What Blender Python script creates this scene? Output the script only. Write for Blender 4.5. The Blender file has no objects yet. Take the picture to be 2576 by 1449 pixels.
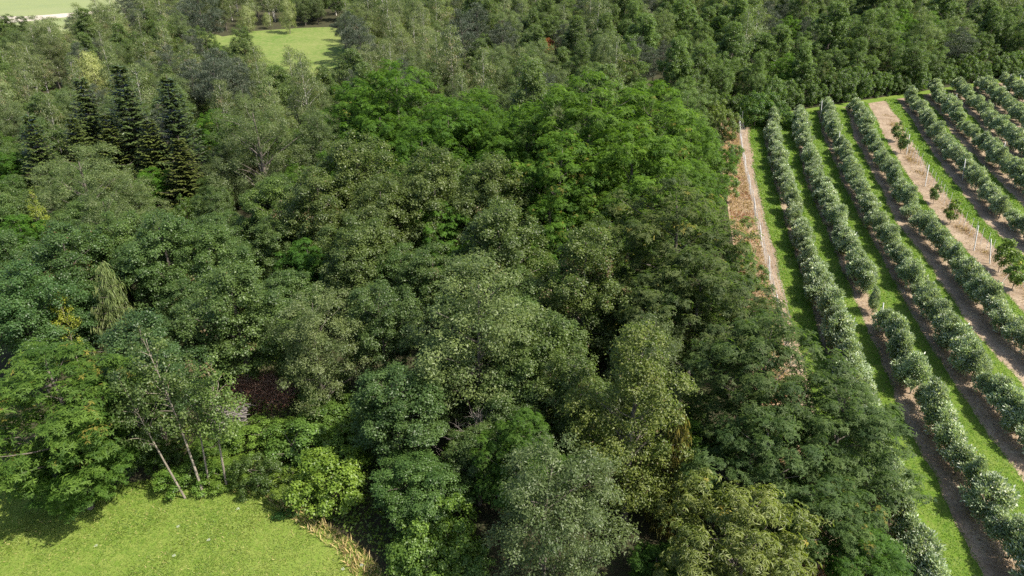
import bpy, math, random
import numpy as np
from mathutils import Vector

sc = bpy.context.scene
# ---------------------------------------------------------------- camera, sky, sun, exposure
# The hillside rises away from the camera by SLOPE; the scene is surveyed in the hillside's own frame (z off the slope) and
# tilted into place at the end. PITCH is the camera's angle to the slope, so it looks down by PITCH - SLOPE.
CAM_H, PITCH, LENS, SLOPE = 32.0, 32.0, 24.0, math.radians(8)
cam_data = bpy.data.cameras.new('camera'); cam = bpy.data.objects.new('camera', cam_data)
sc.collection.objects.link(cam); sc.camera = cam
cam.location = (0, -CAM_H * math.sin(SLOPE), CAM_H * math.cos(SLOPE)); cam.rotation_euler = (math.radians(90 - PITCH) + SLOPE, 0, 0)
cam_data.lens = LENS; cam_data.sensor_width = 36; cam_data.clip_end = 6000; cam_data.clip_start = 0.5

SUN_ELEV, SUN_AZ = math.radians(52), math.radians(114)       # azimuth from +Y (view direction) towards +X
world = bpy.data.worlds.new('World'); sc.world = world; world.use_nodes = True
wn = world.node_tree
sky = wn.nodes.new('ShaderNodeTexSky'); sky.sky_type = 'NISHITA'; sky.sun_disc = False
sky.sun_elevation = SUN_ELEV; sky.sun_rotation = SUN_AZ
sky.air_density = 1.0; sky.dust_density = 2.0; sky.ozone_density = 1.0
bg = wn.nodes['Background']; bg.inputs['Strength'].default_value = 0.115
wn.links.new(sky.outputs[0], bg.inputs['Color'])
sun_data = bpy.data.lights.new('sun', 'SUN'); sun_data.energy = 4.8; sun_data.angle = math.radians(0.53)
sun_data.color = (1.0, 0.93, 0.82)
sun = bpy.data.objects.new('sun', sun_data); sc.collection.objects.link(sun)
sdir = Vector((math.sin(SUN_AZ) * math.cos(SUN_ELEV), math.cos(SUN_AZ) * math.cos(SUN_ELEV), math.sin(SUN_ELEV)))
sun.rotation_euler = sdir.to_track_quat('Z', 'Y').to_euler(); sun.location = sdir * 200

sc.view_settings.view_transform = 'Standard'; sc.view_settings.look = 'None'
sc.view_settings.exposure = 1.1; sc.view_settings.gamma = 1; sc.view_settings.use_curve_mapping = False
sc.render.engine = 'CYCLES'
cy = sc.cycles
cy.max_bounces = 6; cy.diffuse_bounces = 3; cy.glossy_bounces = 2; cy.transmission_bounces = 4; cy.transparent_max_bounces = 4
cy.use_denoising = False; cy.caustics_reflective = False; cy.caustics_refractive = False
cy.sample_clamp_indirect = 4

# ---------------------------------------------------------------- small helpers
COL = sc.collection
F_T = LENS / 36 * 2576
SP, CP = math.sin(math.radians(PITCH)), math.cos(math.radians(PITCH))

def at(x, y, h=0.0):
    """Where the sight line through a point of the (2576 wide) photograph meets height h: a survey of the place."""
    X = (x - 1288) / F_T; V = (y - 724.5) / F_T
    t = (CAM_H - h) / (SP + V * CP)
    return X * t, (CP - V * SP) * t, t

def seen(x, y, z, m=0.12):
    y = y + math.tan(SLOPE) * z
    zz = y * CP + (CAM_H - z) * SP
    if zz < 5: return False
    u = x / zz * F_T / 2576; v = ((CAM_H - z) * CP - y * SP) / zz * F_T / 2576
    return abs(u) < 0.5 + m and abs(v) < 0.28125 + m

def mesh_from(name, V, F, mats, attr=None, mat_idx=None, smooth=False):
    me = bpy.data.meshes.new(name)
    V = np.asarray(V, np.float32); F = np.asarray(F, np.int32)
    k = F.shape[1]
    me.vertices.add(len(V)); me.vertices.foreach_set('co', V.ravel())
    me.loops.add(F.size); me.loops.foreach_set('vertex_index', F.ravel())
    me.polygons.add(len(F)); me.polygons.foreach_set('loop_start', np.arange(0, F.size, k, dtype=np.int32))
    if mat_idx is not None: me.polygons.foreach_set('material_index', np.asarray(mat_idx, np.int32))
    if smooth: me.polygons.foreach_set('use_smooth', np.ones(len(F), bool))
    me.update(calc_edges=True)
    if attr is not None:
        a = me.attributes.new('tint', 'FLOAT', 'POINT'); a.data.foreach_set('value', np.asarray(attr, np.float32))
    for m in (mats if isinstance(mats, (list, tuple)) else [mats]): me.materials.append(m)
    return me

def obj(name, data, parent=None, loc=(0, 0, 0), rz=0, scale=(1, 1, 1), color=None):
    o = bpy.data.objects.new(name, data); COL.objects.link(o)
    o.location = loc; o.rotation_euler = (0, 0, rz); o.scale = scale
    if parent: o.parent = parent
    if color: o.color = (*color, 1)
    return o

def tag(o, label=None, cat=None, group=None, kind=None):
    if label: o['label'] = label
    if cat: o['category'] = cat
    if group: o['group'] = group
    if kind: o['kind'] = kind
    return o

def nrm(v): return v / np.maximum(np.linalg.norm(v, axis=-1, keepdims=True), 1e-9)

ONES = 'zeroth first second third fourth fifth sixth seventh eighth ninth tenth eleventh twelfth thirteenth fourteenth fifteenth sixteenth seventeenth eighteenth nineteenth'.split()
TENS = ['', '', 'twent', 'thirt', 'fort', 'fift', 'sixt', 'sevent', 'eight', 'ninet']
def ordinal(n):
    if n < 20: return ONES[n]
    if n >= 100: return 'hundred-and-' + ordinal(n - 100) if n > 100 else 'hundredth'
    t, u = divmod(n, 10)
    return TENS[t] + ('ieth' if u == 0 else 'y-' + ONES[u])

# ---------------------------------------------------------------- materials
class NT:
    def __init__(s, name):
        s.m = bpy.data.materials.new(name); s.m.use_nodes = True; s.t = s.m.node_tree
        s.b = s.t.nodes['Principled BSDF']; s.out = s.t.nodes['Material Output']
    def n(s, t, **kw):
        x = s.t.nodes.new(t)
        for k, v in kw.items(): setattr(x, k, v)
        return x
    def l(s, a, b): s.t.links.new(a, b)
    def mix(s, fac, a, b, mode='MIX'):
        x = s.n('ShaderNodeMix', data_type='RGBA', blend_type=mode)
        for sock, v in ((x.inputs[0], fac), (x.inputs[6], a), (x.inputs[7], b)):
            if hasattr(v, 'is_linked'): s.l(v, sock)
            elif isinstance(v, (int, float)): sock.default_value = v
            else: sock.default_value = (*v, 1) if len(v) == 3 else v
        return x.outputs[2]
    def noise(s, scale, detail=4, rough=.6, vec=None, dist=0):
        x = s.n('ShaderNodeTexNoise'); x.inputs['Scale'].default_value = scale
        x.inputs['Detail'].default_value = detail; x.inputs['Roughness'].default_value = rough
        x.inputs['Distortion'].default_value = dist
        if vec is None: vec = s.n('ShaderNodeNewGeometry').outputs['Position']
        s.l(vec, x.inputs['Vector']); return x.outputs['Fac']
    def ramp(s, fac, a, b):
        x = s.n('ShaderNodeMapRange'); x.inputs[1].default_value = a; x.inputs[2].default_value = b
        s.l(fac, x.inputs[0]); return x.outputs[0]
    def bump(s, h, strength=.5, dist=.05):
        x = s.n('ShaderNodeBump'); x.inputs['Strength'].default_value = strength; x.inputs['Distance'].default_value = dist
        s.l(h, x.inputs['Height']); s.l(x.outputs[0], s.b.inputs['Normal'])

def mat_leaf(name, a, b, under=None, accent=(.4, .25, .03), trans=.36, rough=.42, spec=.35):
    k = NT(name)
    at_ = k.n('ShaderNodeAttribute', attribute_name='tint').outputs['Fac']
    oi = k.n('ShaderNodeObjectInfo')
    c = k.mix(k.ramp(at_, 0, 1), a, b)
    c = k.mix(1.0, c, oi.outputs['Color'], 'MULTIPLY')
    g = k.n('ShaderNodeMath', operation='GREATER_THAN'); g.inputs[1].default_value = 1.2; k.l(at_, g.inputs[0])
    c = k.mix(g.outputs[0], c, accent)
    geo = k.n('ShaderNodeNewGeometry')
    uc = k.mix(.55, c, under if under else tuple(min(1, x * 1.5 + .02) for x in b))
    bm = k.n('ShaderNodeMath', operation='MULTIPLY'); bm.inputs[1].default_value = .8; k.l(geo.outputs['Backfacing'], bm.inputs[0])
    c = k.mix(bm.outputs[0], c, uc)
    k.l(c, k.b.inputs['Base Color']); k.b.inputs['Roughness'].default_value = rough; k.b.inputs['Specular IOR Level'].default_value = spec
    tr = k.n('ShaderNodeBsdfTranslucent'); tc = k.mix(1.0, c, (1.5, 1.7, .6), 'MULTIPLY'); k.l(tc, tr.inputs['Color'])
    ms = k.n('ShaderNodeMixShader'); ms.inputs[0].default_value = trans
    k.l(k.b.outputs[0], ms.inputs[1]); k.l(tr.outputs[0], ms.inputs[2]); k.l(ms.outputs[0], k.out.inputs['Surface'])
    return k.m

def mat_bark(name, a, b, scale=6):
    k = NT(name)
    tc = k.n('ShaderNodeTexCoord').outputs['Object']
    mp = k.n('ShaderNodeMapping'); mp.inputs['Scale'].default_value = (1, 1, .25); k.l(tc, mp.inputs[0])
    f = k.noise(scale, 5, .7, mp.outputs[0])
    k.l(k.mix(k.ramp(f, .35, .65), a, b), k.b.inputs['Base Color']); k.b.inputs['Roughness'].default_value = .9
    k.bump(f, .6, .03); return k.m

def mat_ground(name, cols, s1, s2, rough=.95, bump=.5, bdist=.05):
    k = NT(name)
    f1 = k.noise(s1, 5, .6, dist=.4); f2 = k.noise(s2, 6, .75)
    c = k.mix(k.ramp(f1, .35, .65), cols[0], cols[1])
    c = k.mix(k.ramp(f2, .42, .68), c, cols[2])
    k.l(c, k.b.inputs['Base Color']); k.b.inputs['Roughness'].default_value = rough; k.b.inputs['Specular IOR Level'].default_value = .15
    k.bump(f2, bump, bdist); return k.m

M = {
 'maple': mat_leaf('maple leaf', (.040, .070, .019), (.118, .162, .052), accent=(.13, .095, .045)),
 'locust': mat_leaf('locust leaf', (.031, .072, .010), (.095, .165, .022), accent=(.17, .15, .03), trans=.34, spec=.2, rough=.55),
 'chestnut': mat_leaf('chestnut leaf', (.075, .105, .018), (.165, .190, .045), accent=(.30, .24, .05)),
 'willow': mat_leaf('willow leaf', (.056, .082, .029), (.135, .162, .066), under=(.24, .28, .17), accent=(.3, .26, .05)),
 'birch': mat_leaf('birch leaf', (.066, .096, .034), (.158, .190, .076), accent=(.22, .18, .09)),
 'fir': mat_leaf('fir needle', (.030, .048, .016), (.098, .118, .040), accent=(.16, .13, .04), trans=.1, spec=.3),
 'pine': mat_leaf('pine needle', (.034, .050, .030), (.105, .120, .075), accent=(.12, .08, .04), trans=.1, spec=.3),
 'larch': mat_leaf('larch needle', (.110, .140, .045), (.225, .250, .100), accent=(.26, .2, .08), trans=.25),
 'shrub': mat_leaf('shrub leaf', (.055, .095, .018), (.140, .200, .045), accent=(.3, .3, .05), trans=.34),
 'apple': mat_leaf('apple leaf', (.070, .115, .044), (.37, .44, .275), under=(.52, .55, .46), accent=(.60, .62, .50), trans=.24, rough=.4, spec=.45),
 'grass': mat_leaf('grass blade', (.095, .155, .020), (.225, .262, .058), accent=(.40, .34, .14), trans=.3, spec=.25, rough=.5),
 'alley_grass': mat_leaf('alley grass blade', (.075, .155, .012), (.155, .240, .034), accent=(.32, .32, .10), trans=.3, spec=.25, rough=.5),
 'dry': mat_leaf('dry weed', (.150, .085, .040), (.420, .310, .180), accent=(.20, .055, .025), trans=.2, spec=.1, rough=.8),
 'twig': mat_leaf('dry twig', (.085, .062, .048), (.270, .200, .155), accent=(.30, .13, .08), trans=0, spec=.1, rough=.9),
 'bark': mat_bark('grey brown bark', (.055, .045, .036), (.165, .140, .115)),
 'pale_bark': mat_bark('pale bark', (.12, .10, .078), (.28, .24, .19)),
 'birch_bark': mat_bark('white birch bark', (.22, .20, .17), (.55, .52, .47), 4),
 'dead_bark': mat_bark('weathered dead wood', (.16, .13, .115), (.34, .30, .27)),
 'log_wood': mat_bark('weathered stacked wood', (.075, .065, .060), (.26, .235, .215), 9),
 'litter': mat_ground('forest floor', [(.030, .024, .016), (.050, .042, .024), (.036, .050, .018)], .35, 3.5),
 'meadow': mat_ground('meadow turf', [(.068, .125, .013), (.120, .170, .028), (.160, .190, .044)], .11, 2.6, bump=.8),
 'clearing': mat_ground('clearing turf', [(.075, .130, .022), (.130, .165, .042), (.165, .178, .062)], .09, 1.2),
 'field': mat_ground('far field', [(.14, .175, .075), (.19, .205, .10), (.17, .20, .08)], .03, .4),
 'track': mat_ground('pale track', [(.34, .30, .25), (.40, .36, .30), (.30, .26, .21)], .1, 1.0),
 'soil': mat_ground('orchard soil', [(.190, .140, .095), (.320, .255, .180), (.135, .098, .066)], .5, 5.0, bump=.9),
 'alley': mat_ground('alley turf', [(.050, .108, .008), (.100, .155, .018), (.125, .155, .034)], .5, 3.0, bump=.8),
 'dry_soil': mat_ground('dry verge', [(.22, .155, .095), (.33, .26, .175), (.16, .09, .05)], .6, 4.0),
}
def mat_plain(name, c, rough=.8):
    k = NT(name); f = k.noise(7, 4); k.l(k.mix(k.ramp(f, .3, .7), tuple(x * .8 for x in c), c), k.b.inputs['Base Color'])
    k.b.inputs['Roughness'].default_value = rough; k.bump(f, .2, .01); return k.m
M['concrete'] = mat_plain('white concrete post', (.56, .55, .53)); M['stake'] = mat_plain('pale stake', (.50, .48, .46))
M['wire'] = mat_plain('galvanised wire', (.42, .42, .42), .5); M['petal'] = mat_plain('white petal', (.85, .85, .82))
M['wood_pole'] = mat_plain('pale wooden pole', (.50, .43, .36))

# ---------------------------------------------------------------- mesh builders
def kites(P, A, N, L, W, tint, rng, fold=.25, droop=.15):
    """One folded, leaf-shaped pair of triangles per entry."""
    n = len(P); A = nrm(A); S = nrm(np.cross(A, N)); N = np.cross(S, A)
    L = L[:, None]; W = W[:, None]
    mid = P + A * L * .45 + N * W * fold * -.5
    tip = P + A * L - N * L * droop
    V = np.stack([P, mid + S * W * .5 + N * W * fold, tip, mid - S * W * .5 + N * W * fold], 1).reshape(-1, 3)
    i = np.arange(n) * 4
    # winding so that the face normal follows +N
    F = np.concatenate([np.stack([i, i + 1, i + 2], 1), np.stack([i, i + 2, i + 3], 1)])
    return V, F, np.repeat(tint, 4)

def join(parts):
    Vs, Fs, Ts, o = [], [], [], 0
    for V, F, T in parts:
        Vs.append(V); Fs.append(F + o); Ts.append(T); o += len(V)
    return np.concatenate(Vs), np.concatenate(Fs), np.concatenate(Ts)

def tube(pts, rad, k=6):
    pts = np.asarray(pts, float); n = len(pts); rad = np.broadcast_to(np.asarray(rad, float), (n,))
    T = nrm(np.gradient(pts, axis=0)); ref = np.array([.31, .17, .93]) if abs(T[0][2]) < .9 else np.array([1., .1, 0])
    U = nrm(np.cross(T, ref)); Wv = np.cross(T, U)
    a = np.arange(k) * 2 * math.pi / k
    V = (pts[:, None] + rad[:, None, None] * (np.cos(a)[None, :, None] * U[:, None] + np.sin(a)[None, :, None] * Wv[:, None])).reshape(-1, 3)
    F = []
    for i in range(n - 1):
        for j in range(k):
            b = i * k + j; c = i * k + (j + 1) % k
            F += [[b, c, c + k, b + k]]
    return V, np.array(F), np.zeros(len(V))

def rand_dir(rng, n):
    return nrm(rng.normal(size=(n, 3)))

def profile(t, a, b): return np.sin(np.pi * np.clip(t, 1e-4, 1 - 1e-4) ** a) ** b

def clump_centres(rng, n, zb, H, R, a, b, lob=.18, inner=.22, flat=1):
    """Twig clumps on the surfaces of several overlapping lobes that together fill the crown's profile."""
    K = rng.integers(9, 13) if R < 1.8 else rng.integers(15, 21); lobes = []
    ph = rng.uniform(0, 6.28)
    for i in range(K):
        t = .13 + .75 * (i + .5) / K + rng.uniform(-.05, .05); th = ph + i * 2.4 + rng.uniform(-.5, .5)
        pr = R * float(profile(np.array(t), a, b)); lr = R * (rng.uniform(.36, .52) if R < 1.8 else rng.uniform(.26, .42)) * (.75 + .4 * (1 - t)) * (.6 + .4 * pr / R)
        d = max(0, pr * (1 + rng.normal(0, lob)) - lr * .8)
        lobes.append((np.array([d * math.cos(th), d * math.sin(th), zb + t * (H - zb)]), lr))
    lobes.append((np.array([0, 0, H - R * .42]), R * .40))
    lc = np.array([l[0] for l in lobes]); lr = np.array([l[1] for l in lobes]); zsq = 1.05
    w = lr ** 2 / np.sum(lr ** 2); out = []
    def cand():
        if rng.random() < inner:
            t = rng.uniform(.1, .85); th = rng.uniform(0, 6.28); r = R * float(profile(np.array(t), a, b)) * math.sqrt(rng.random()) * .7
            return np.array([r * math.cos(th), r * math.sin(th), zb + t * (H - zb)])
        for _ in range(30):
            k = rng.choice(len(lr), p=w); d = rng.normal(size=3); d[2] += .35; d /= np.linalg.norm(d)
            p = lc[k] + d * lr[k] * np.array([1, 1, zsq]) * (1 - abs(rng.normal()) * .08)
            dd = np.linalg.norm(lc - p, axis=1); dd[k] = 9
            if np.all(dd > lr * .86) and p[2] > zb * .8: return p
        return p
    for i in range(n):
        if not out: out.append(cand()); continue
        best, bd = None, -1; O = np.array(out)
        for _ in range(4):
            c = cand(); d = np.min(np.sum((O - c) ** 2, 1))
            if d > bd: best, bd = c, d
        out.append(best)
    return np.array(out)

def leaf_clumps(rng, C, rc, nleaf, L, W, kind, axis_c, flat=.62, upn=.6, droop=.15, acc=0.0, sil=0.0):
    n = len(C); rad = rc * rng.uniform(.65, 1.3, n)
    w = rad ** 2; cnt = np.maximum(8, (nleaf * w / w.sum())).astype(int)
    if kind == 'frond': cnt = np.maximum(2, cnt // 6)
    idx = np.repeat(np.arange(n), cnt); m = len(idx)
    outw = C[idx] - axis_c; outw[:, 2] *= .6; outw = nrm(outw)
    d = rand_dir(rng, m) + outw * .45 + np.array([0, 0, .35]); d = nrm(d)
    u = rng.random(m) ** .45
    sc3 = np.array([1, 1, flat])
    P = C[idx] + d * sc3 * (rad[idx] * u)[:, None] + rng.normal(size=(m, 3)) * (.14 if L > .10 and rc > .4 else .05)
    ct = rng.normal(0, .16, n)
    base = np.clip(.45 + ct[idx] + rng.normal(0, .2, m), 0, 1)
    if acc: base = np.where((rng.random(n) < acc)[idx] & (rng.random(m) < .4), 2.0, base)
    if acc: base = np.where(rng.random(m) < acc * .25, 2.0, base)
    if kind == 'leaf':
        N = nrm(d * .65 + np.array([0, 0, upn]) + rand_dir(rng, m) * .5)
        A = nrm(np.cross(N, rand_dir(rng, m)) + outw * .5 + np.array([0, 0, -.25]))
        A = nrm(A - N * np.sum(A * N, 1)[:, None])
        s = rng.uniform(.65, 1.3, m)
        return kites(P, A, N, L * s, W * s, base, rng, .25, droop)
    if kind == 'strand':          # hanging twigs
        A = nrm(np.array([0, 0, -1.0]) + d * .55 + rand_dir(rng, m) * .35)
        N = nrm(outw + rand_dir(rng, m) * .7 + np.array([0, 0, .3]))
        s = rng.uniform(.6, 1.4, m)
        return kites(P, A, N, L * s, W * s, base, rng, .2, 0)
    if kind == 'shoot':           # upright shoots with narrow leaves
        A = nrm(np.array([0, 0, .55]) + d * .8 + rand_dir(rng, m) * .6)
        N = nrm(np.array([0, 0, .5]) + rand_dir(rng, m) * .6 + d * .75)
        s = rng.uniform(.6, 1.4, m)
        return kites(P, A, N, L * s, W * s, base, rng, .3, .2)
    # frond: stars of six narrow compound leaves round each twig tip
    k = 6
    ph = rng.uniform(0, 6.28, m)[:, None] + np.arange(k)[None] * (6.28 / k) + rng.normal(0, .3, (m, k))
    ax = nrm(d * .7 + np.array([0, 0, .45])); e1 = nrm(np.cross(ax, rand_dir(rng, m))); e2 = np.cross(ax, e1)
    A = (np.cos(ph)[..., None] * e1[:, None] + np.sin(ph)[..., None] * e2[:, None]) + ax[:, None] * .35 + np.array([0, 0, -.30])
    A = nrm(A.reshape(-1, 3)); N = nrm(np.repeat(ax, k, 0) * .8 + np.array([0, 0, .5]) + rand_dir(rng, m * k) * .25)
    s = rng.uniform(.6, 1.25, m * k)
    return kites(np.repeat(P, k, 0), A, N, L * s, W * s, np.where(np.repeat(base, k) > 1.2, 2., np.clip(np.repeat(base, k) + rng.normal(0, .1, m * k), 0, 1)), rng, .2, droop)

def bent(rng, a, b, n=5, amt=.08, sag=0.0):
    a = np.asarray(a, float); b = np.asarray(b, float); t = np.linspace(0, 1, n)[:, None]
    P = a + (b - a) * t; L = np.linalg.norm(b - a)
    off = rng.normal(0, amt * L, 3); P = P + np.sin(np.pi * t) * off; P[:, 2] += (np.sin(np.pi * t)[:, 0]) * sag * L
    return P

def trunk_mesh(name, rng, H, C, r0, mat, nlimb=26, top=.9, thin=.02, forks=1):
    parts = []
    main = bent(rng, (0, 0, -.3), (rng.normal(0, .15), rng.normal(0, .15), H * top), 9, .02)
    parts.append(tube(main, np.linspace(r0, r0 * .18, 9), 8))
    sel = C[rng.permutation(len(C))[:nlimb]]
    for c in sel:
        rr = np.hypot(c[0], c[1]); z0 = max(.25 * H * .5, min(c[2] - rr * .75, H * top * .9))
        k = np.interp(z0, main[:, 2], np.arange(9)); i = int(k); f = k - i; i2 = min(i + 1, 8)
        s = main[i] * (1 - f) + main[i2] * f
        rb = max(thin, r0 * .5 * (1 - z0 / H))
        parts.append(tube(bent(rng, s, c, 5, .05, .08), np.linspace(rb, thin * .5, 5), 5))
    V, F, T = join(parts)
    return mesh_from(name, V, F, mat, smooth=True)

SPEC = {}
def add_variant(sp, crown, trunk, H, hc, R): SPEC.setdefault(sp, []).append(dict(crown=crown, trunk=trunk, H=H, hc=hc, R=R))

def broadleaf(sp, seed, H, zb, R, a, b, nc, rc, nleaf, L, W, kind, leafmat, bark, r0, nlimb=28, flat=.62, upn=.6, droop=.15, acc=0., lob=.18, inner=.22, top=.9):
    rng = np.random.default_rng(seed)
    C = clump_centres(rng, nc, zb, H, R, a, b, lob, inner)
    V, F, T = leaf_clumps(rng, C, rc, nleaf, L, W, kind, np.array([0, 0, zb + (H - zb) * .4]), flat, upn, droop, acc)
    cr = mesh_from(sp + ' crown', V, F, M[leafmat], T)
    tr = trunk_mesh(sp + ' trunk', rng, H, C, r0, M[bark], nlimb, top)
    add_variant(sp, cr, tr, H, zb + (H - zb) * .55, R)

# broad maples and sycamores
for s in range(5):
    broadleaf('maple', 10 + s, 11, 2.2 + .3 * s, 3.3, .85, .62, 195, .54, 43000, .138, .118, 'leaf', 'maple', 'bark', .24, acc=(0, .01, 0, .03, .0)[s], flat=.55, upn=.75)
# other broadleaves of the far wood
for s in range(4):
    broadleaf('broadleaf', 20 + s, (12, 9.5, 11, 10)[s], 1.8, (2.7, 3.4, 3.0, 3.3)[s], (.75, 1.0, .85, .9)[s], .6, 150, .48, 25000, .155, (.15, .12, .09, .13)[s], 'leaf', 'maple', 'bark', .22, acc=(.0, .02, 0, .03)[s], flat=.7, upn=.5, lob=.25)
# false acacias: feathery compound leaves
for s in range(4):
    broadleaf('locust', 30 + s, 12, 2.5, 3.8, 1.0, .6, 190, .55, 46000, .205, .058, 'frond', 'locust', 'bark', .24, acc=(0, .06, .0, .0)[s], flat=.55, droop=.22, lob=.22)
# long drooping toothed leaves
broadleaf('chestnut', 50, 9, 1.5, 3.6, .9, .55, 180, .48, 30000, .22, .060, 'frond', 'chestnut', 'bark', .22, droop=.5, flat=.7, acc=.01)
# limes: tall, dense, pointed dome
for s in range(2):
    broadleaf('lime', 60 + s, 12.5, 1.2, 3.0, .72, .75, 200, .46, 32000, .135, .095, 'leaf', 'maple', 'bark', .24, droop=.35, acc=.02 + .05 * s, flat=.8, upn=.4)
# willows: fine silvery leaves
for s in range(3):
    broadleaf('willow', 70 + s, 10, 1.0, 4.2, .85, .5, 200, .52, 36000, .15, .05, 'leaf', 'willow', 'bark', .26, flat=.85, upn=.35, lob=.10, inner=.12)
# grey poplar-like loose tree
for s in range(2):
    broadleaf('ash', 80 + s, 11, 1.5, 3.0, .85, .6, 155, .54, 30000, .14, .065, 'leaf', 'willow', 'bark', .15, flat=.8, upn=.4, lob=.18, inner=.28, nlimb=34)
# birches: thin, hanging twigs, pale stem
for s in range(4):
    broadleaf('birch', 90 + s, 12, 3.2, 2.0, .8, .8, 70, .62, 7000, .22, .07, 'strand', 'birch', 'birch_bark', .12, flat=1.1, acc=.10 if s % 2 else .03, lob=.25, inner=.3, nlimb=34, top=.97)
# weeping pale willow
broadleaf('weeping_willow', 100, 8, 1.0, 2.6, .9, .55, 90, .6, 11000, .30, .05, 'strand', 'larch', 'bark', .16, flat=1.2)
# sparse slender tree, stems showing
for s in range(2):
    broadleaf('sapling_tree', 104 + s, 10.5, 4.0, 1.5, .95, .7, 34, .42, 3600, .14, .11, 'leaf', 'maple', 'pale_bark', .09, flat=.7, acc=.02, inner=.5, nlimb=30, top=.97)
# pines: tufts on level limbs
for s in range(3):
    broadleaf('pine', 110 + s, 12, 4.0, 2.5, .8, .7, 70, .58, 11000, .26, .05, 'shoot', 'pine', 'bark', .20, flat=.5, lob=.2, acc=.01)
# shrubs
for s in range(4):
    broadleaf('shrub', 120 + s, 2.6, .15, 1.6, .75, .55, 60, .34, 9500, .11, .078, 'leaf', 'shrub', 'bark', .06, nlimb=14, flat=.75, upn=.5, lob=.2, top=.6)

def conifer(sp, seed, H, R, step, nb, leafmat, bark, r0, mode='fir', power=.85, zb=.6):
    rng = np.random.default_rng(seed); K = []; parts = [tube(bent(rng, (0, 0, -.3), (0, 0, H), 9, .008), np.linspace(r0, .015, 9), 7)]
    ends = []; z = zb
    while z < H - .15:
        t = (z - zb) / (H - zb); rl = R * (1 - t) ** power * rng.uniform(.82, 1.1) + .10
        for j in range(nb):
            th = 6.283 * j / nb + rng.uniform(-.4, .4); ln = rl * rng.uniform(.72, 1.12)
            dz = -.22 * ln * (1 - t) + (.28 * ln) * t
            a = np.array([0, 0, z + rng.uniform(-.12, .12)]); b = a + np.array([ln * math.cos(th), ln * math.sin(th), dz])
            n = max(3, int(ln / .17)); s = np.linspace(.12, 1, n)[:, None]
            P = a + (b - a) * s; P[:, 2] += (-.12 * np.sin(np.pi * s[:, 0]) + .10 * s[:, 0] ** 3) * ln
            if ln > .5: parts.append(tube(np.vstack([a, P[n // 2], P[-1]]), [.03, .02, .008], 4))
            dirv = nrm(b - a); side = np.array([-dirv[1], dirv[0], 0])
            for sg in (-1, 1, 0):
                if mode == 'fir':
                    A = dirv * .8 + side * sg * .85 + np.array([0, 0, -.18 if sg else .1]) + rng.normal(0, .15, (n, 3))
                    N = np.array([0, 0, 1.0]) + rng.normal(0, .25, (n, 3)); L = rng.uniform(.34, .62, n) * (1.15 - .5 * s[:, 0]); W = L * .5
                else:
                    A = np.array([0, 0, -1.0]) + side * sg * .28 + dirv * .25 + rng.normal(0, .15, (n, 3))
                    N = dirv + rng.normal(0, .5, (n, 3)) + np.array([0, 0, .3]); L = rng.uniform(.3, .75, n); W = np.full(n, .055)
                tt = np.clip(.3 + .35 * s[:, 0] + rng.normal(0, .16, n), 0, 1)
                if mode == 'dead': tt = np.where(rng.random(n) < .5, 2., tt)
                K.append((P + rng.normal(0, .04, (n, 3)), A, nrm(N), L, W, tt))
        z += step * rng.uniform(.8, 1.2)
    cat = [np.concatenate([k[i] for k in K]) for i in range(6)]
    if mode != 'fir':
        q = np.repeat(np.arange(len(cat[0])), 2); cat = [c[q] for c in cat]; cat[0] = cat[0] + rng.normal(0, .09, cat[0].shape)
    V, F, T = kites(cat[0], cat[1], cat[2], cat[3], cat[4], cat[5], rng, .15, .12)
    cr = mesh_from(sp + ' crown', V, F, M[leafmat], T)
    V, F, T = join(parts); tr = mesh_from(sp + ' trunk', V, F, M[bark], smooth=True)
    add_variant(sp, cr, tr, H, H * .45, R)
for s in range(3): conifer('fir', 130 + s, 13, 2.7, .50, 9, 'fir', 'bark', .19)
conifer('larch', 140, 9.5, 2.5, .45, 6, 'larch', 'bark', .14, 'larch', .9, .8)
conifer('brown_spruce', 141, 9, 1.9, .40, 7, 'dry_fir' if 'dry_fir' in M else 'fir', 'bark', .15, 'larch', .8, .8)

# apple trees: slender hedge-like spindles with silvery shoots
for s in range(6):
    rng = np.random.default_rng(150 + s); H, R = 2.35, .72
    C = clump_centres(rng, 34, .45, H - .2, R, .60, .75, .16, .3)
    V, F, T = leaf_clumps(rng, C, .28, 4800, .15, .062, 'shoot', np.array([0, 0, 1.2]), .85, acc=.10)
    add_variant('apple', mesh_from('apple crown', V, F, M['apple'], T), trunk_mesh('apple trunk', rng, H, C, .05, M['bark'], 12, .9, .012), H, 1.5, R)
for s in range(2):
    rng = np.random.default_rng(160 + s); H, R = 2.3, .62
    C = clump_centres(rng, 22, .5, H - .1, R, .8, .5, .2, .3)
    V, F, T = leaf_clumps(rng, C, .26, 1700, .17, .09, 'leaf', np.array([0, 0, 1.2]), .85, acc=.03)
    add_variant('young', mesh_from('young tree crown', V, F, M['shrub'], T), trunk_mesh('young tree trunk', rng, H, C, .03, M['bark'], 9, .9, .01), H, 1.4, R)

# ---------------------------------------------------------------- the ground
def interp(poly, y): 
    ys = [p[1] for p in poly]; xs = [p[0] for p in poly]; return float(np.interp(y, ys, xs))
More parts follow.
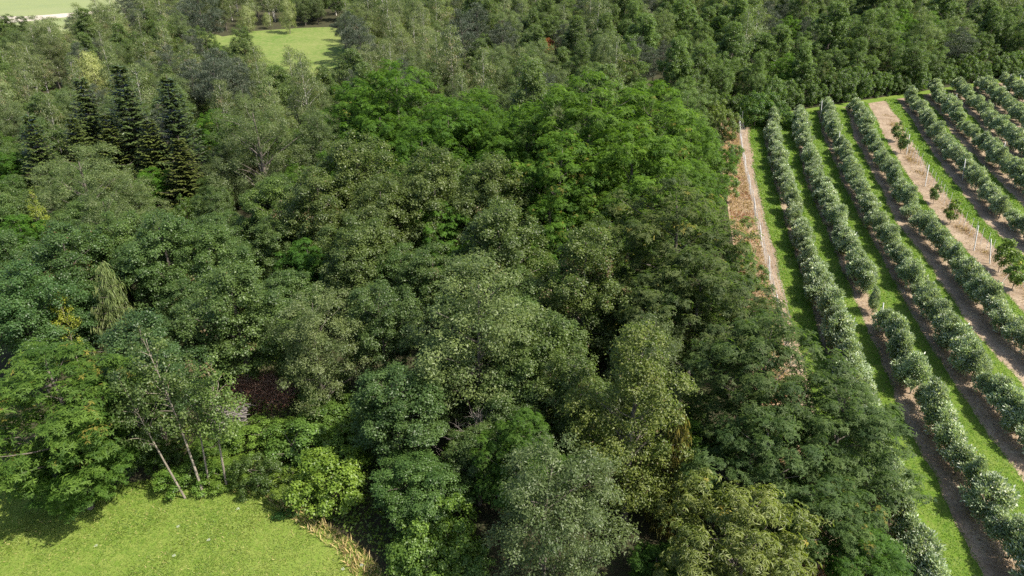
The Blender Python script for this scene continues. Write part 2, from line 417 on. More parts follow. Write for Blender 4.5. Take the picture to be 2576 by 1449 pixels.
# grass alleys of the orchard: centre lines, near to far (metres)
C1 = [(22.6, 10), (23.7, 23.7), (24.5, 28.3), (25.4, 34), (27.6, 45.6), (31.4, 65.1), (34.2, 77.7), (37.8, 92), (39.8, 98), (46, 122), (52, 142)]
OFF_Y = [14, 24, 34, 45, 65, 92]
OFF = {0: [-4.9, -4.6, -4.2, -4, -3.9, -4], 1: [0] * 6, 2: [6.6, 5.8, 4.8, 4.1, 4.15, 4.0], 3: [13.6, 12, 10, 8.7, 8.1, 8.6], 4: [21.5, 19, 16.5, 14.5, 13, 13.2],
       5: [28, 25, 21.8, 19.2, 17.2, 17.8], 6: [36, 32, 28, 25, 22.9, 22.3], 7: [43.5, 39, 34, 31, 28, 26.9]}
for i in range(8, 15): OFF[i] = [v + (i - 7) * w for v, w in zip(OFF[7], (7, 6.2, 5.6, 5.2, 4.8, 4.5))]
def alley_x(i, y): return interp(C1, y) + float(np.interp(y, OFF_Y, OFF[i]))
def end_y(x): return 95.5 + (x - 33) * .42
def row_x(i, y): return (alley_x(i - 1, y) + alley_x(i, y)) / 2 + .08
def fence_x(y): return alley_x(0, y) - 1.75 - max(0, (y - 70)) * .018

def sheet(name, poly, z, mat, kind='structure', seg=None):
    V = np.array([(x, y, z) for x, y in poly]); me = bpy.data.meshes.new(name)
    me.from_pydata([tuple(v) for v in V], [], [list(range(len(V)))]); me.materials.append(mat); me.update()
    o = obj(name, me); tag(o, kind=kind); return o

def strip(name, left, right, z, mat):
    V = []; F = []
    for a, b in zip(left, right): V += [(a[0], a[1], z), (b[0], b[1], z)]
    for i in range(len(left) - 1): F.append([2 * i, 2 * i + 1, 2 * i + 3, 2 * i + 2])
    me = mesh_from(name, V, F, mat); o = obj(name, me); tag(o, kind='structure'); return o

# ground sheet to the horizon with a gentle grain
n = 60; g = np.linspace(-1, 1, n + 1); g = np.sign(g) * np.abs(g) ** 2.2 * 3000
gx, gy = np.meshgrid(g, g + 60); V = np.stack([gx.ravel(), gy.ravel(), np.zeros(gx.size) - .012], 1)
i = np.arange(n)[None] + np.arange(n)[:, None] * (n + 1); i = i.ravel()
o = obj('forest_ground', mesh_from('forest_ground', V, np.stack([i, i + 1, i + n + 2, i + n + 1], 1), M['litter'])); tag(o, kind='structure')

MEADOW_T = [(-420, 1190), (-100, 1205), (60, 1215), (250, 1225), (400, 1205), (520, 1195), (600, 1212), (700, 1252), (810, 1310), (895, 1365), (950, 1420), (985, 1480), (1005, 1560), (1025, 1700)]
meadow = [at(x, y)[:2] for x, y in MEADOW_T]
mp = meadow + [(-8, 5), (-60, 5)]
sheet('meadow', mp, .004, M['meadow'])
CLEARING = [at(x, y)[:2] for x, y in [(485, 93), (530, 82), (560, 92), (640, 78), (700, 74), (760, 70), (830, 68), (858, 74), (866, 110), (880, 190), (820, 260), (640, 220), (560, 130)]]
sheet('forest_clearing', CLEARING, .004, M['clearing'])
sheet('far_field', [(-600, 150), (-150, 142), (-112, 143), (-96, 158), (-95, 200), (-110, 420), (-600, 700)], .004, M['field'])
sheet('field_track', [(-600, 196), (-120, 166), (-104, 178), (-100, 186), (-118, 176), (-600, 209)], .012, M['track'])
ys = np.concatenate([np.arange(8, 140, 1.0)])
def clipy(fx): return [y for y in ys if y <= end_y(fx(y)) + 2.0]
soil = [(fence_x(y) - .8, y) for y in clipy(fence_x)]
far = [(x, end_y(x) + 2.2) for x in np.linspace(soil[-1][0], 112, 20)]
sheet('orchard_soil', soil + far + [(112, 8)], .004, M['soil'])
rng = np.random.default_rng(5)
ALLEYS = []
for a in OFF:
    L, R = [], []
    yy = np.arange(8 if a < 4 else 24, 140, .45); pl = 0; pr = 0
    for y in yy:
        x = alley_x(a, y)
        if y > end_y(x) + 1.2 or x > 108: break
        pl = .8 * pl + rng.normal(0, .06); pr = .8 * pr + rng.normal(0, .06)
        L.append((x - (.75 if a == 5 else .65 if a == 0 else 1.3) + pl, y)); R.append((x + (.45 if a == 4 else 1.2 if a < 3 else 1.0) + pr, y))
    if len(L) > 3: strip('grass_alley', L, R, .008, M['alley']); ALLEYS.append((L, R))
hl = [(x, end_y(x) + .6) for x in np.linspace(30.5, 108, 60)]; hr = [(x, end_y(x) + 2.3) for x in np.linspace(30.5, 108, 60)]
strip('grass_headland', hl, hr, .013, M['alley'])
vy = [y for y in np.arange(8, 100, 1.0)]
strip('dry_verge', [(fence_x(y) - 2.8, y) for y in vy], [(fence_x(y) - .25, y) for y in vy], .009, M['dry_soil'])

# ---------------------------------------------------------------- grass as real blades
def pnoise(x, y, s, seed):
    r = np.random.default_rng(seed); v = 0
    for k in range(5):
        a = r.uniform(0, 6.28); f = s * (1.4 ** k) * r.uniform(.8, 1.2); v = v + np.sin(f * (x * math.cos(a) + y * math.sin(a)) + r.uniform(0, 6.28)) / (1.15 ** k)
    return v / 3.2
def inside(px, py, poly):
    poly = np.asarray(poly); c = np.zeros(len(px), bool); j = len(poly) - 1
    for i in range(len(poly)):
        xi, yi = poly[i]; xj, yj = poly[j]
        cond = ((yi > py) != (yj > py)) & (px < (xj - xi) * (py - yi) / (yj - yi + 1e-12) + xi); c ^= cond; j = i
    return c
def blades(name, px, py, h, w, tint, mat, lean=.5, seed=0, label=None, cat=None, z0=0.0):
    r = np.random.default_rng(seed); n = len(px); th = r.uniform(0, 6.28, n); d = np.stack([np.cos(th), np.sin(th), np.zeros(n)], 1)
    P = np.stack([px, py, np.full(n, z0)], 1); ln = r.uniform(.3, 1, n)[:, None] * lean
    A = nrm(np.array([0, 0, 1.0]) + d * ln * 1.3); N = nrm(np.stack([r.normal(size=n) * .6, r.normal(size=n) * .6, np.ones(n)], 1))
    V, F, T = kites(P, A, N, h, w, tint, r, .2, .1)
    o = obj(name, mesh_from(name, V, F, mat, T)); tag(o, label, cat, kind='stuff'); return o
rng = np.random.default_rng(77)
N0 = 420000
px = rng.uniform(-46, -6, N0); py = rng.uniform(15, 46, N0); k = inside(px, py, mp)
k &= np.array([True] * N0); px, py = px[k], py[k]
zz = py * CP + CAM_H * SP; vis = (np.abs(px / zz * F_T) < 1400) & (((CAM_H * CP - py * SP) / zz * F_T) < 790); px, py = px[vis], py[vis]
t = .48 + .42 * pnoise(px, py, .16, 3) + .3 * pnoise(px, py, 1.1, 4) + rng.normal(0, .2, len(px)); t = np.where(rng.random(len(px)) < .025, 2, np.clip(t, 0, 1))
hh = rng.uniform(.08, .2, len(px)) * (1 + .4 * pnoise(px, py, .8, 9))
blades('grass', px, py, hh, hh * .17, t, M['grass'], 2.2, 1, 'short yellow-green meadow grass in the near clearing', 'grass')
# alley grass
ax, ay = [], []
for L, R in ALLEYS:
    L = np.array(L); R = np.array(R); n = len(L)
    d = np.clip(1.0 * (60 / np.maximum(L[:, 1], 25)) ** 1.3, .15, 2.2); cnt = (d * 160 * .45 * 2).astype(int)
    for i in range(n - 1):
        if not seen((L[i, 0] + R[i, 0]) / 2, L[i, 1], 0, .03): continue
        m = cnt[i]; s = rng.uniform(-.07, 1.07, m); q = rng.random(m)
        ax.append(L[i, 0] + (R[i, 0] - L[i, 0]) * s); ay.append(L[i, 1] + (L[i + 1, 1] - L[i, 1]) * q)
ax = np.concatenate(ax); ay = np.concatenate(ay)
k = (pnoise(ax, ay, .55, 51) + .5 * pnoise(ax, ay, 2.2, 52)) < .55 + .5 * rng.random(len(ax)); ax, ay = ax[k], ay[k]
t = np.clip(.45 + .25 * pnoise(ax, ay, .7, 6) + rng.normal(0, .22, len(ax)), 0, 1); t = np.where(rng.random(len(ax)) < .012, 2, t)
hh = rng.uniform(.07, .18, len(ax)) * np.clip(ay / 45, .8, 1.8)
blades('alley_grass', ax, ay, hh, hh * .32, t, M['alley_grass'], 2.0, 2, 'bright green mown grass in the orchard alleys', 'grass')
# dry weeds between the wood and the fence row, straw on the soil
n = 16000; dy = rng.uniform(20, 98, n) ; s = rng.random(n)
dx = np.array([fence_x(y) for y in dy]) - .1 - 2.5 * s
t = np.clip(.55 + .35 * pnoise(dx, dy, .8, 11) + rng.normal(0, .22, n), 0, 1); t = np.where((pnoise(dx, dy, .9, 12) > .25) & (rng.random(n) < .6), 2, t)
hh = rng.uniform(.1, .38, n); blades('dry_weeds', dx, dy, hh, hh * .2, t, M['dry'], .9, 3, 'rust and straw coloured dry weeds between the wood and the fence row', 'weeds')

# ---------------------------------------------------------------- trees
KEEP = []
PLACED = []     # x, y, radius
TREES = []      # records for labels
NAMES = dict(broadleaf='broadleaf_tree', maple='maple_tree', locust='locust_tree', chestnut='chestnut_tree', lime='lime_tree', willow='willow_tree', ash='ash_tree', birch='birch_tree',
             weeping_willow='weeping_willow', sapling_tree='slender_tree', pine='pine_tree', fir='fir_tree', larch='larch_tree', brown_spruce='spruce_tree', shrub='shrub')
trng = random.Random(11)
def plant(sp, var, x, y, R, zs=1.0, tint=(1, 1, 1), label=None, lean=(0, 0), cat='tree', group=None, name=None, track=True, rz=None):
    v = SPEC[sp][var % len(SPEC[sp])]; s = R / v['R']
    root = bpy.data.objects.new(name or NAMES[sp], None); COL.objects.link(root)
    root.empty_display_size = .3
    root.location = (x, y, 0); root.rotation_mode = 'ZYX'; root.rotation_euler = (-SLOPE + lean[0], lean[1], trng.uniform(0, 6.28) if rz is None else rz); root.scale = (s, s, s * zs)
    obj('trunk', v['trunk'], root); obj('crown', v['crown'], root, color=tint)
    tag(root, label, cat, group)
    if track: PLACED.append((x, y, R)); TREES.append(dict(root=root, sp=sp, x=x, y=y, R=R, H=v['H'] * s * zs, tint=tint, label=label))
    return root
def stand(sp, var, tx, ty, wpx, zs=1.0, tint=(1, 1, 1), label=None, **kw):
    """Survey a tree from where its crown's middle and width show, and plant it there."""
    v = SPEC[sp][var % len(SPEC[sp])]; h = 5.0
    if sp in ('maple', 'locust', 'ash', 'lime') and ty < 900: ty += .15 * wpx      # only the upper crown shows in the closed wood
    for _ in range(12):
        x, y, z = at(tx, ty, h); R = wpx / 2 * z / F_T; h = v['hc'] * R / v['R'] * zs
    if sp != 'shrub': KEEP.append((tx, ty, wpx * (.5 if sp in ('fir', 'larch', 'weeping_willow') else .30), y))
    return plant(sp, var, x, y - math.sin(SLOPE) * h, R, zs, tint, label, **kw)
#HAND
# the near edge, left to right
stand('locust', 2, 190, 1160, 270, .55, (.95, .98, 1.1), 'low green locust skirt in front of the broad one, touching the meadow')
stand('locust', 1, 150, 1025, 430, .66, (1.0, .95, 1.05), 'broad locust tree with orange-tinged leaves overhanging the near meadow')
stand('maple', 0, 365, 880, 230, 1.0, (.62, .78, .80), 'dark blue-green maple with dark trunk behind the meadow locust')
stand('sapling_tree', 0, 445, 960, 130, 1.1, (.95, .95, .8), 'slender pale-stemmed tree leaning beside the dark maple', lean=(0, -.14))
stand('sapling_tree', 1, 520, 985, 120, 1.0, (1.1, 1.15, .8), 'slender tree with bare pale stem beside the brushwood stack', lean=(.08, .10))
stand('sapling_tree', 1, 478, 1005, 100, 1.1, (1.0, 1.0, .8), 'thin half-bare tree in the middle of the slender clump at the meadow edge', lean=(-.06, .02))
stand('sapling_tree', 0, 405, 1010, 110, 1.1, (.75, .8, .7), 'shaded slender tree next to the big meadow locust', lean=(.05, -.20))
stand('sapling_tree', 0, 160, 808, 62, 1.35, (2.5, 1.9, .6), 'slender tree with bright yellow leaves behind the meadow locust')
stand('sapling_tree', 1, 97, 545, 45, 1.5, (2.4, 1.95, .7), 'slender yellow-leaved tree below the broad pale willow')
stand('larch', 0, 298, 815, 170, .95, (.8, .9, .8), 'pale yellow-green larch with drooping twigs behind the dark maple')
stand('maple', 1, 600, 750, 230, 1.0, (.95, 1.0, .85), 'dense green maple behind the dry brush heap')
stand('ash', 0, 800, 830, 220, .95, (1.1, 1.1, .95), 'loose grey-green tree with pale stems above the green slope')
stand('maple', 2, 960, 790, 190, 1.1, (.85, .9, .8), 'maple with tall pale trunk showing below its crown')
stand('ash', 1, 1200, 800, 330, .9, (1.15, 1.2, .95), 'broad light grey-green tree in the middle of the wood')
stand('maple', 0, 1380, 880, 240, .95, (1.0, 1.0, .8), 'olive maple left of the tall pointed lime')
stand('maple', 2, 1000, 1030, 240, .85, (.75, .88, .78), 'dark rounded maple right of the green slope')
stand('maple', 4, 1045, 1215, 200, 0.75, (.78, .98, .72), 'low dark blue-green maple nearest the meadow corner')
stand('shrub', 0, 1050, 1370, 170, 1.1, (.95, 1.05, .85), 'leafy mid-green shrub at the meadow corner', cat='shrub')
stand('shrub', 1, 1110, 1330, 180, 1.3, (1.1, 1.2, .8), 'yellowish green shrub between the low dark maple and the grey willow', cat='shrub')
stand('shrub', 2, 1080, 1430, 170, 1.1, (1.0, 1.1, .85), 'green shrub low at the bottom beside the grey willow', cat='shrub')
stand('ash', 0, 1385, 1290, 320, .95, (.85, .92, .8), 'tall grey-green willow-leaved tree beside the pointed lime')
stand('lime', 0, 1595, 1040, 270, 1.05, (1.4, 1.18, .8), 'tall pointed olive-yellow lime standing clear of the wood')
stand('lime', 1, 1440, 1020, 210, .9, (1.0, .97, .75), 'smaller olive lime just left of the pointed one')
stand('brown_spruce', 0, 1695, 1200, 150, 1.0, (1.9, 1.3, .75), 'brown dying spruce wedged between the lime and the dark locust')
stand('locust', 2, 1910, 950, 370, .78, (.90, .73, 1.45), 'dark blue-green locust spreading over the orchard verge')
stand('locust', 0, 2110, 1090, 330, .72, (.90, .77, 1.5), 'dark locust overhanging the first apple row')
stand('locust', 3, 1925, 1160, 320, .75, (.86, .76, 1.5), 'dark locust in front of the others beside the brown spruce')
stand('locust', 1, 2080, 1290, 260, .7, (.9, .82, 1.45), 'low dark locust by the near end of the orchard verge')
stand('chestnut', 0, 1865, 1375, 400, .82, (1, 1, 1), 'yellow-green tree with long drooping leaves at the bottom')
stand('locust', 2, 2190, 1420, 220, .7, (.9, 1.0, .9), 'small bright locust at the bottom edge of the verge')
stand('locust', 0, 1650, 1430, 160, .6, (.75, .85, .9), 'small dark locust peeping out left of the drooping-leaved tree')
# the middle
stand('locust', 1, 1680, 560, 360, .8, (1.08, .76, 1.6), 'brown-tinged locust with seed pods in front of the bright locust stand')
stand('locust', 3, 1750, 720, 320, .8, (1.0, .73, 1.6), 'brownish locust beside the fence, above the dark ones')
stand('locust', 1, 1620, 760, 230, .85, (.95, .70, 1.6), 'dusky locust in the shade right of the olive maple')
stand('locust', 1, 1885, 790, 190, .7, (.95, .75, 1.5), 'brownish locust reaching over the near end of the fence row')
stand('lime', 1, 1470, 690, 230, .85, (1.0, .95, .7), 'yellow-flecked lime left of the brownish locusts')
for q, (x, y, w, tn, lb) in enumerate([
    (1480, 290, 300, (1.0, 1.0, .8), 'bright green locust at the back of the large stand'),
    (1640, 300, 260, (1.05, 1.05, .8), 'bright locust at the back corner of the stand by the orchard'),
    (1330, 330, 220, (.95, 1.0, .8), 'bright locust on the inner flank of the stand'),
    (1740, 360, 180, (1.0, 1.0, .85), 'bright locust nearest the far end of the fence row'),
    (1590, 400, 280, (1.1, 1.1, .8), 'brightest locust in the middle of the stand'),
    (1420, 420, 260, (1.0, 1.05, .8), 'bright locust in front of the stand, beside the brownish maples'),
    (1735, 470, 190, (1.0, 1.0, .85), 'bright green locust hard against the fence row'),
    (1270, 410, 180, (.9, .98, .8), 'green locust between the maples and the bright stand'),
    (1000, 240, 240, (.85, .95, .75), 'deep green locust standing behind the domed willow'),
    (900, 260, 170, (.80, .92, .75), 'deep green locust just right of the domed willow top'),
    (1200, 290, 200, (.95, 1.0, .8), 'bright locust in the dip between the two bright stands'),
    (950, 330, 190, (.88, .98, .8), 'deep green locust in front of the one behind the domed willow'),
    (1230, 350, 190, (.95, 1.0, .8), 'bright locust below the dip between the stands'),
    (1500, 500, 200, (1.0, 1.0, .85), 'bright locust at the front of the stand, before the brownish ones'),
    (1130, 320, 220, (.88, 1.0, .78), 'deep green locust between the two bright stands'),
    (1060, 380, 200, (.85, .95, .78), 'deep green locust behind the brownish maples'),
    (1110, 560, 170, (.95, 1.1, .9), 'light green locust among brownish maples in mid wood'),
    (1380, 550, 170, (1.0, 1.1, .85), 'green locust below the bright stand'),
    (1360, 680, 130, (.7, .9, .9), 'bluish narrow locust next to the yellow-flecked lime'),
    (770, 650, 150, (.72, .92, .95), 'bluish green locust deep in the mid wood'),
    (390, 450, 90, (1.0, 1.2, .8), 'small vivid green locust below the dark firs'),
    (545, 315, 110, (.9, 1.05, .8), 'vivid green locust between the firs and the domed willow'),
    (30, 420, 120, (.8, .95, .8), 'green locust at the edge beside the dark conifers'),
    (60, 590, 150, (.85, 1.05, .85), 'feathery green locust near the yellow-flecked branch')]):
    stand('locust', q, x, y, w, .85, tn, lb)
stand('willow', 0, 650, 370, 250, .95, (.95, .98, .85), 'big domed grey-green willow rising above the wood')
stand('willow', 1, 225, 480, 270, .8, (1.15, 1.2, 1.05), 'pale grey-green willow with broad rounded top')
stand('willow', 2, 130, 520, 120, .8, (1.1, 1.2, 1.0), 'small pale willow beside the broad pale one')
for q, (x, y, w, tn, lb) in enumerate([
    (1090, 460, 200, (1.02, .93, .78), 'brown-tinged maple in front of the deep green locusts'),
    (1240, 470, 190, (1.02, .93, .78), 'brownish maple beside the light green locust'),
    (900, 420, 210, (1.02, .93, .78), 'brown-tinged maple right of the domed willow'),
    (800, 500, 190, (1.02, .93, .78), 'rusty-tinged maple below the domed willow'),
    (690, 500, 150, (1.1, 1.15, .8), 'yellow-green maple in front of the domed willow'),
    (960, 530, 190, (.95, .88, .75), 'dusky maple in mid wood'),
    (1260, 600, 230, (.95, .92, .75), 'broad olive maple in mid wood'),
    (900, 620, 190, (.95, .92, .75), 'olive maple behind the loose grey-green tree'),
    (1090, 680, 170, (.9, .95, .8), 'shaded maple behind the broad light tree'),
    (720, 730, 150, (.9, 1, .85), 'green maple between the dense maple and the loose tree'),
    (420, 620, 200, (.85, .98, .85), 'green maple behind the larch'),
    (540, 640, 180, (.95, 1.05, .85), 'fresh green maple right of the larch'),
    (300, 600, 170, (.95, 1.05, .8), 'light green maple behind the larch top'),
    (170, 640, 200, (.75, .9, .8), 'dark green maple left of the larch'),
    (60, 740, 220, (.72, .95, .85), 'dark green maple behind the meadow locust'),
    (190, 760, 150, (.68, .9, .85), 'dark maple between the larch and the meadow locust'),
    (30, 640, 150, (.8, .95, .85), 'mid-green maple at the edge behind the meadow locust'),
    (1300, 730, 160, (.95, 1, .8), 'maple behind the olive one right of the broad light tree'),
    (480, 760, 150, (.85, .95, .85), 'green maple between the larch and the dense maple'),
    (1290, 1000, 180, (.9, .95, .8), 'olive-green maple behind the bare forked tree'),
    (740, 860, 120, (.9, 1.0, .85), 'small maple standing over the dry brush heap'),
    (1120, 920, 170, (.85, .95, .8), 'maple below the broad light tree')]):
    stand('maple', q, x, y, w, 1.0, tn, lb)
for q, (x, y, w, zs, tn, lb) in enumerate([
    (452, 345, 130, 1.0, (.8, .85, .8), 'tallest dark fir, pointed, left of the domed willow'),
    (335, 320, 130, 1.0, (.9, .95, .85), 'dark pointed fir, second of the group left of the domed willow'),
    (235, 320, 110, 1.0, (1.0, 1.0, .8), 'olive fir left of the two tallest firs'),
    (110, 410, 110, 1.0, (1.0, 1.0, .75), 'yellow-tipped fir beside the broad pale willow'),
    (205, 385, 90, .9, (1.1, 1.05, .75), 'small yellowish fir above the broad pale willow'),
    (395, 400, 110, .85, (1.15, 1.05, .75), 'olive-brown fir in front of the two tallest firs'),
    (470, 440, 110, .8, (1.15, 1.0, .72), 'brown-green fir below the tallest fir'),
    (290, 380, 100, .85, (1.2, 1.1, .75), 'low olive fir among the fir group')]):
    stand('fir', q, x, y + 16, w * 1.4, zs * .70, (tn[0] * .9, tn[1] * 1.0, tn[2]), lb)
stand('weeping_willow', 0, 232, 182, 78, 1.0, (1.5, 1.42, 1.15), 'pale yellow weeping willow standing out in the far wood')
stand('weeping_willow', 0, 622, 42, 44, .9, (1.1, 1.1, 1.0), 'pale cream-green tree at the back edge of the clearing, broadest of three')
stand('weeping_willow', 0, 672, 48, 24, 1.0, (1.1, 1.1, 1.0), 'smallest pale cream-green tree at the back edge of the clearing')
stand('weeping_willow', 0, 722, 25, 40, 1.5, (1.1, 1.1, 1.0), 'tallest pale cream-green tree at the back edge of the clearing')
for q, (x, y, w, lb) in enumerate([(505, 30, 85, 'dark pine beside the notch of the far clearing'), (470, 45, 60, 'smaller dark pine left of the clearing notch'), (545, 195, 100, 'broad dark pine in front of the far clearing'),
        (485, 205, 80, 'dark pine left of the broad one before the clearing'), (600, 205, 80, 'dark pine right of the broad one before the clearing'), (1160, 90, 90, 'dark bluish pine in the far wood right of the clearing'),
        (870, 70, 60, 'dark pine at the end of the far clearing'), (1200, 60, 70, 'tall dark pine in the far wood')]):
    stand('pine', q, x, y, w, .9, (.8, .9, .9), lb)
stand('maple', 1, 1378, 112, 36, 1.0, (3.2, .55, .5), 'small dark red tree in the far wood')
# bushes along the near edge and the slope
for q, (x, y, w, zs, tn, lb) in enumerate([
    (650, 1185, 110, 1.1, (.55, .60, .55), 'dark round bush at the meadow edge'),
    (830, 1200, 190, .9, (1.35, 1.35, .8), 'bright yellow-green bush at the meadow edge'),
    (730, 1215, 120, .7, (1.15, 1.1, .75), 'low yellow-green bush right of the dark round bush'),
    (755, 1110, 180, .75, (.85, 1.0, .85), 'green leafy bush on the slope right of the brushwood stack'),
    (665, 1085, 150, .5, (1.05, 1.15, .85), 'light green bush just right of the brushwood stack'),
    (840, 1050, 160, .7, (.9, 1.0, .9), 'green bush on the slope below the loose grey-green tree'),
    (480, 1188, 140, .55, (.95, 1.1, .8), 'low bramble bush under the slender trees'),
    (570, 1185, 120, .5, (1.1, 1.15, .8), 'low bright bramble bush left of the dark round bush'),
    (520, 950, 110, .8, (1.1, 1.2, .8), 'bright bush glimpsed behind the slender trees'),
    (860, 1130, 140, .8, (1.1, 1.2, .8), 'fresh green bush beside the dark rounded maple'),
    (810, 975, 130, .6, (1.0, 1.1, 1.0), 'grey-green bush at the top of the slope'),
    (735, 1285, 36, .8, (.55, .75, .6), 'small dark bush alone in the meadow'),
    (705, 1292, 30, .6, (.6, .9, .9), 'small bluish tuft bush beside the lone dark bush'),
    (1170, 1430, 140, 1.0, (.8, .95, .85), 'bush in front of the grey willow-leaved tree'),
    (1070, 1440, 110, .7, (1.15, 1.15, .75), 'yellowish bush at the bottom by the meadow corner'),
    (2285, 1400, 120, .6, (.75, .95, .75), 'small bush on the verge under the last locust'),
    (545, 1120, 100, .5, (.8, .9, .75), 'shaded bush at the foot of the brushwood stack'),
    (335, 1120, 120, 1.0, (.45, .6, .5), 'dark bush under the right side of the meadow locust'),
    (410, 1140, 100, .9, (.5, .62, .5), 'dark bush between the meadow locust and the slender trees'),
    (1180, 1150, 110, 1.4, (.95, 1.2, .75), 'vivid green bush at the foot of the bare forked tree')]):
    stand('shrub', q, x, y, w, zs, tn, lb, cat='shrub')
# verge bushes along the wood's orchard side
for q, (x, y, w, tn, lb) in enumerate([(1820, 310, 70, (.9, .8, .75), 'olive bush at the far end of the fence row'), (1795, 280, 60, (1.1, 1.0, .8), 'pale olive bush behind the far end of the fence row'),
        (1835, 390, 60, (.7, .9, .7), 'bush pressed against the fence row beside the bright stand'), (1860, 640, 70, (.8, 1.0, .7), 'bush on the dry verge above the brownish locust'), (1890, 690, 80, (.75, .85, .7), 'bush where the locusts meet the dry verge'),
        (1905, 270, 80, (.55, .75, .55), 'dark bush at the head of the first apple row'), (1960, 285, 60, (.5, .7, .5), 'dark bush at the head of the second apple row')]):
    stand('shrub', q, x, y, w, 1.2, tn, lb, cat='shrub')

# ---------------------------------------------------------------- the rest of the wood
KEEP += [(232, 180, 48, 200), (1378, 118, 32, 220), (160, 800, 30, 60), (97, 540, 25, 80), (575, 1000, 80, 60), (645, 940, 90, 60), (640, 1040, 60, 60)]
frng = random.Random(4)
def edge_x(y): return fence_x(y) - 3.6
def in_wood(x, y):
    if y < 24: return False
    e = end_y(x) + 3.6
    if x > edge_x(y) and y < e: return False
    if y < 47 and x < -4:
        # meadow and the open slope behind its edge
        if inside(np.array([x]), np.array([y]), mp)[0]: return False
        if -27 < x < -8 and y < 41: return False
        if x <= -20 and y < 40: return False
        if x > -10 and y < 30: return False
    if inside(np.array([x]), np.array([y]), CLEARING)[0]: return False
    if y > 118 and x < -88 - (y - 118) * .02: 
        if y > 138: return False
    if inside(np.array([x]), np.array([y]), [at(x_, y_)[:2] for x_, y_ in [(440, 100), (640, 76), (868, 64), (880, 150), (820, 165), (640, 160), (520, 130)]])[0]: return False
    return y < 235
def near_ok(x, y, R):
    for a, b, r in PLACED:
        d = math.hypot(a - x, b - y)
        if d < .57 * (R + r): return False
    return True
def photo(x, y, h):
    y = y + math.sin(SLOPE) * h; z = h * math.cos(SLOPE); d = y * CP + (CAM_H - z) * SP
    return 1288 + x / d * F_T, 724.5 + ((CAM_H - z) * CP - y * SP) / d * F_T
CLEAR_VIEW = [(482, 98), (530, 80), (640, 72), (850, 64), (862, 108), (800, 120), (600, 106)]
def hides(x, y, R, H):
    a, b = photo(x, y, H * .72); a2, b2 = photo(x, y, H * .95)
    for u, v, r, d in KEEP:
        if y < d + 1 and math.hypot(a - u, b - v) < r * .9: return True
    if y < 150:
        for f in (.5, .75, 1.0):
            for e in (-.6, 0, .6):
                q = photo(x + e * R, y, H * f)
                if inside(np.array([q[0]]), np.array([q[1]]), CLEAR_VIEW)[0]: return True
    return False
cands = []
y = 26.0
while y < 215:
    s = 3.6 + .012 * y; w = y * 1.0 + 40
    x = -w
    while x < w:
        cands.append((x + frng.uniform(-.45, .45) * s, y + frng.uniform(-.45, .45) * s)); x += s
    y += s * .9
frng.shuffle(cands)
nfill = 0
ZN = np.random.default_rng(8)
for x, y in cands:
    if not in_wood(x, y): continue
    far_ = min(1, max(0, (y - 60) / 100)); R = frng.uniform(1.6, 2.8) * (1 + .12 * far_)
    if not seen(x, y, 7, .05) : continue
    q = frng.random(); zn = float(pnoise(np.array([x]), np.array([y]), .035, 21)[0]); b = frng.uniform(.8, 1.2)
    left = x < -.12 * y
    if y > 78:
        if x > .15 * y and y < 150:      # dark broadleaf wall behind the orchard
            sp = 'broadleaf' if q < .45 else 'lime' if q < .62 else 'ash' if q < .72 else 'pine' if q < .82 else 'locust' if q < .9 else 'birch'
            tint = (b * .98, b * 1.06, b * .8)
        elif left and zn > -.1 and y > 100:
            sp = 'birch' if q < .70 else 'pine' if q < .78 else 'broadleaf' if q < .88 else 'ash'
            tint = (b * 1.05, b * 1.0, b * .95)
        else:
            sp = 'broadleaf' if q < .34 else 'ash' if q < .52 else 'birch' if q < .70 else 'pine' if q < .84 else 'willow' if q < .89 else 'lime'
            tint = (b * .95, b * .95, b * .85)
            if sp == 'ash': tint = (b * .95, b, b * .95)
    else:
        sp = 'maple' if q < .62 else 'ash' if q < .76 else 'lime' if q < .88 else 'locust'
        tint = (b * .9, b * (.92 + .1 * frng.random()), b * .82)
    if sp == 'pine': tint = (b * .85, b * .9, b * .95)
    if sp in ('birch', 'pine'): R *= .82
    if sp == 'willow': R *= 1.1
    if x > edge_x(y) - R and y < end_y(x): continue
    if not near_ok(x, y, R): continue
    v = SPEC[sp]; zs = frng.uniform(.85, 1.1) * (1.0 if y < 110 else .95)
    k_ = v[0]['H'] * R / v[0]['R'] * zs
    lim = frng.uniform(7.5, 12.5)
    if x < -70 and y > 100: lim *= .8
    if -75 < x < -28 and 84 < y < 110: lim = min(lim, 9.0)
    if k_ > lim: zs *= lim / k_
    if hides(x, y, R, v[0]['H'] * R / v[0]['R'] * zs): continue
    plant(sp, frng.randrange(9), x, y, R, zs, tint); nfill += 1
print('fill trees', nfill)

# shrubs of the understorey that close the wood's floor and its feet
nsh = 0; frng.shuffle(cands)
for x, y in cands:
    if nsh >= 230: break
    if not in_wood(x, y) and not (x > edge_x(y) and end_y(x) + 2.8 < y < end_y(x) + 9): continue
    if inside(np.array([x]), np.array([y]), mp)[0] or not seen(x, y, 1.5, .02): continue
    if y > 125 and not (x > 30): 
        if frng.random() < .75: continue
    R = frng.uniform(1.2, 1.9)
    if any(math.hypot(a - x, b - y) < (.38 * r + .55 * R) for a, b, r in PLACED): continue
    b = frng.uniform(.6, .95); plant('shrub', frng.randrange(9), x, y, R, frng.uniform(.9, 1.5), (b * .9, b, b * .85), cat='shrub'); nsh += 1
print('shrubs', nsh)
x = 31.0
while x < 104:      # bushy margin behind the heads of the rows
    y = end_y(x) + 3.4 + frng.uniform(-.4, .8); b = frng.uniform(.5, .8)
    if seen(x, y, 1.5, .02): plant('shrub', frng.randrange(9), x, y, frng.uniform(1.4, 2.1), frng.uniform(1.1, 1.6), (b * .85, b, b * .8), cat='shrub')
    x += frng.uniform(1.8, 2.8)

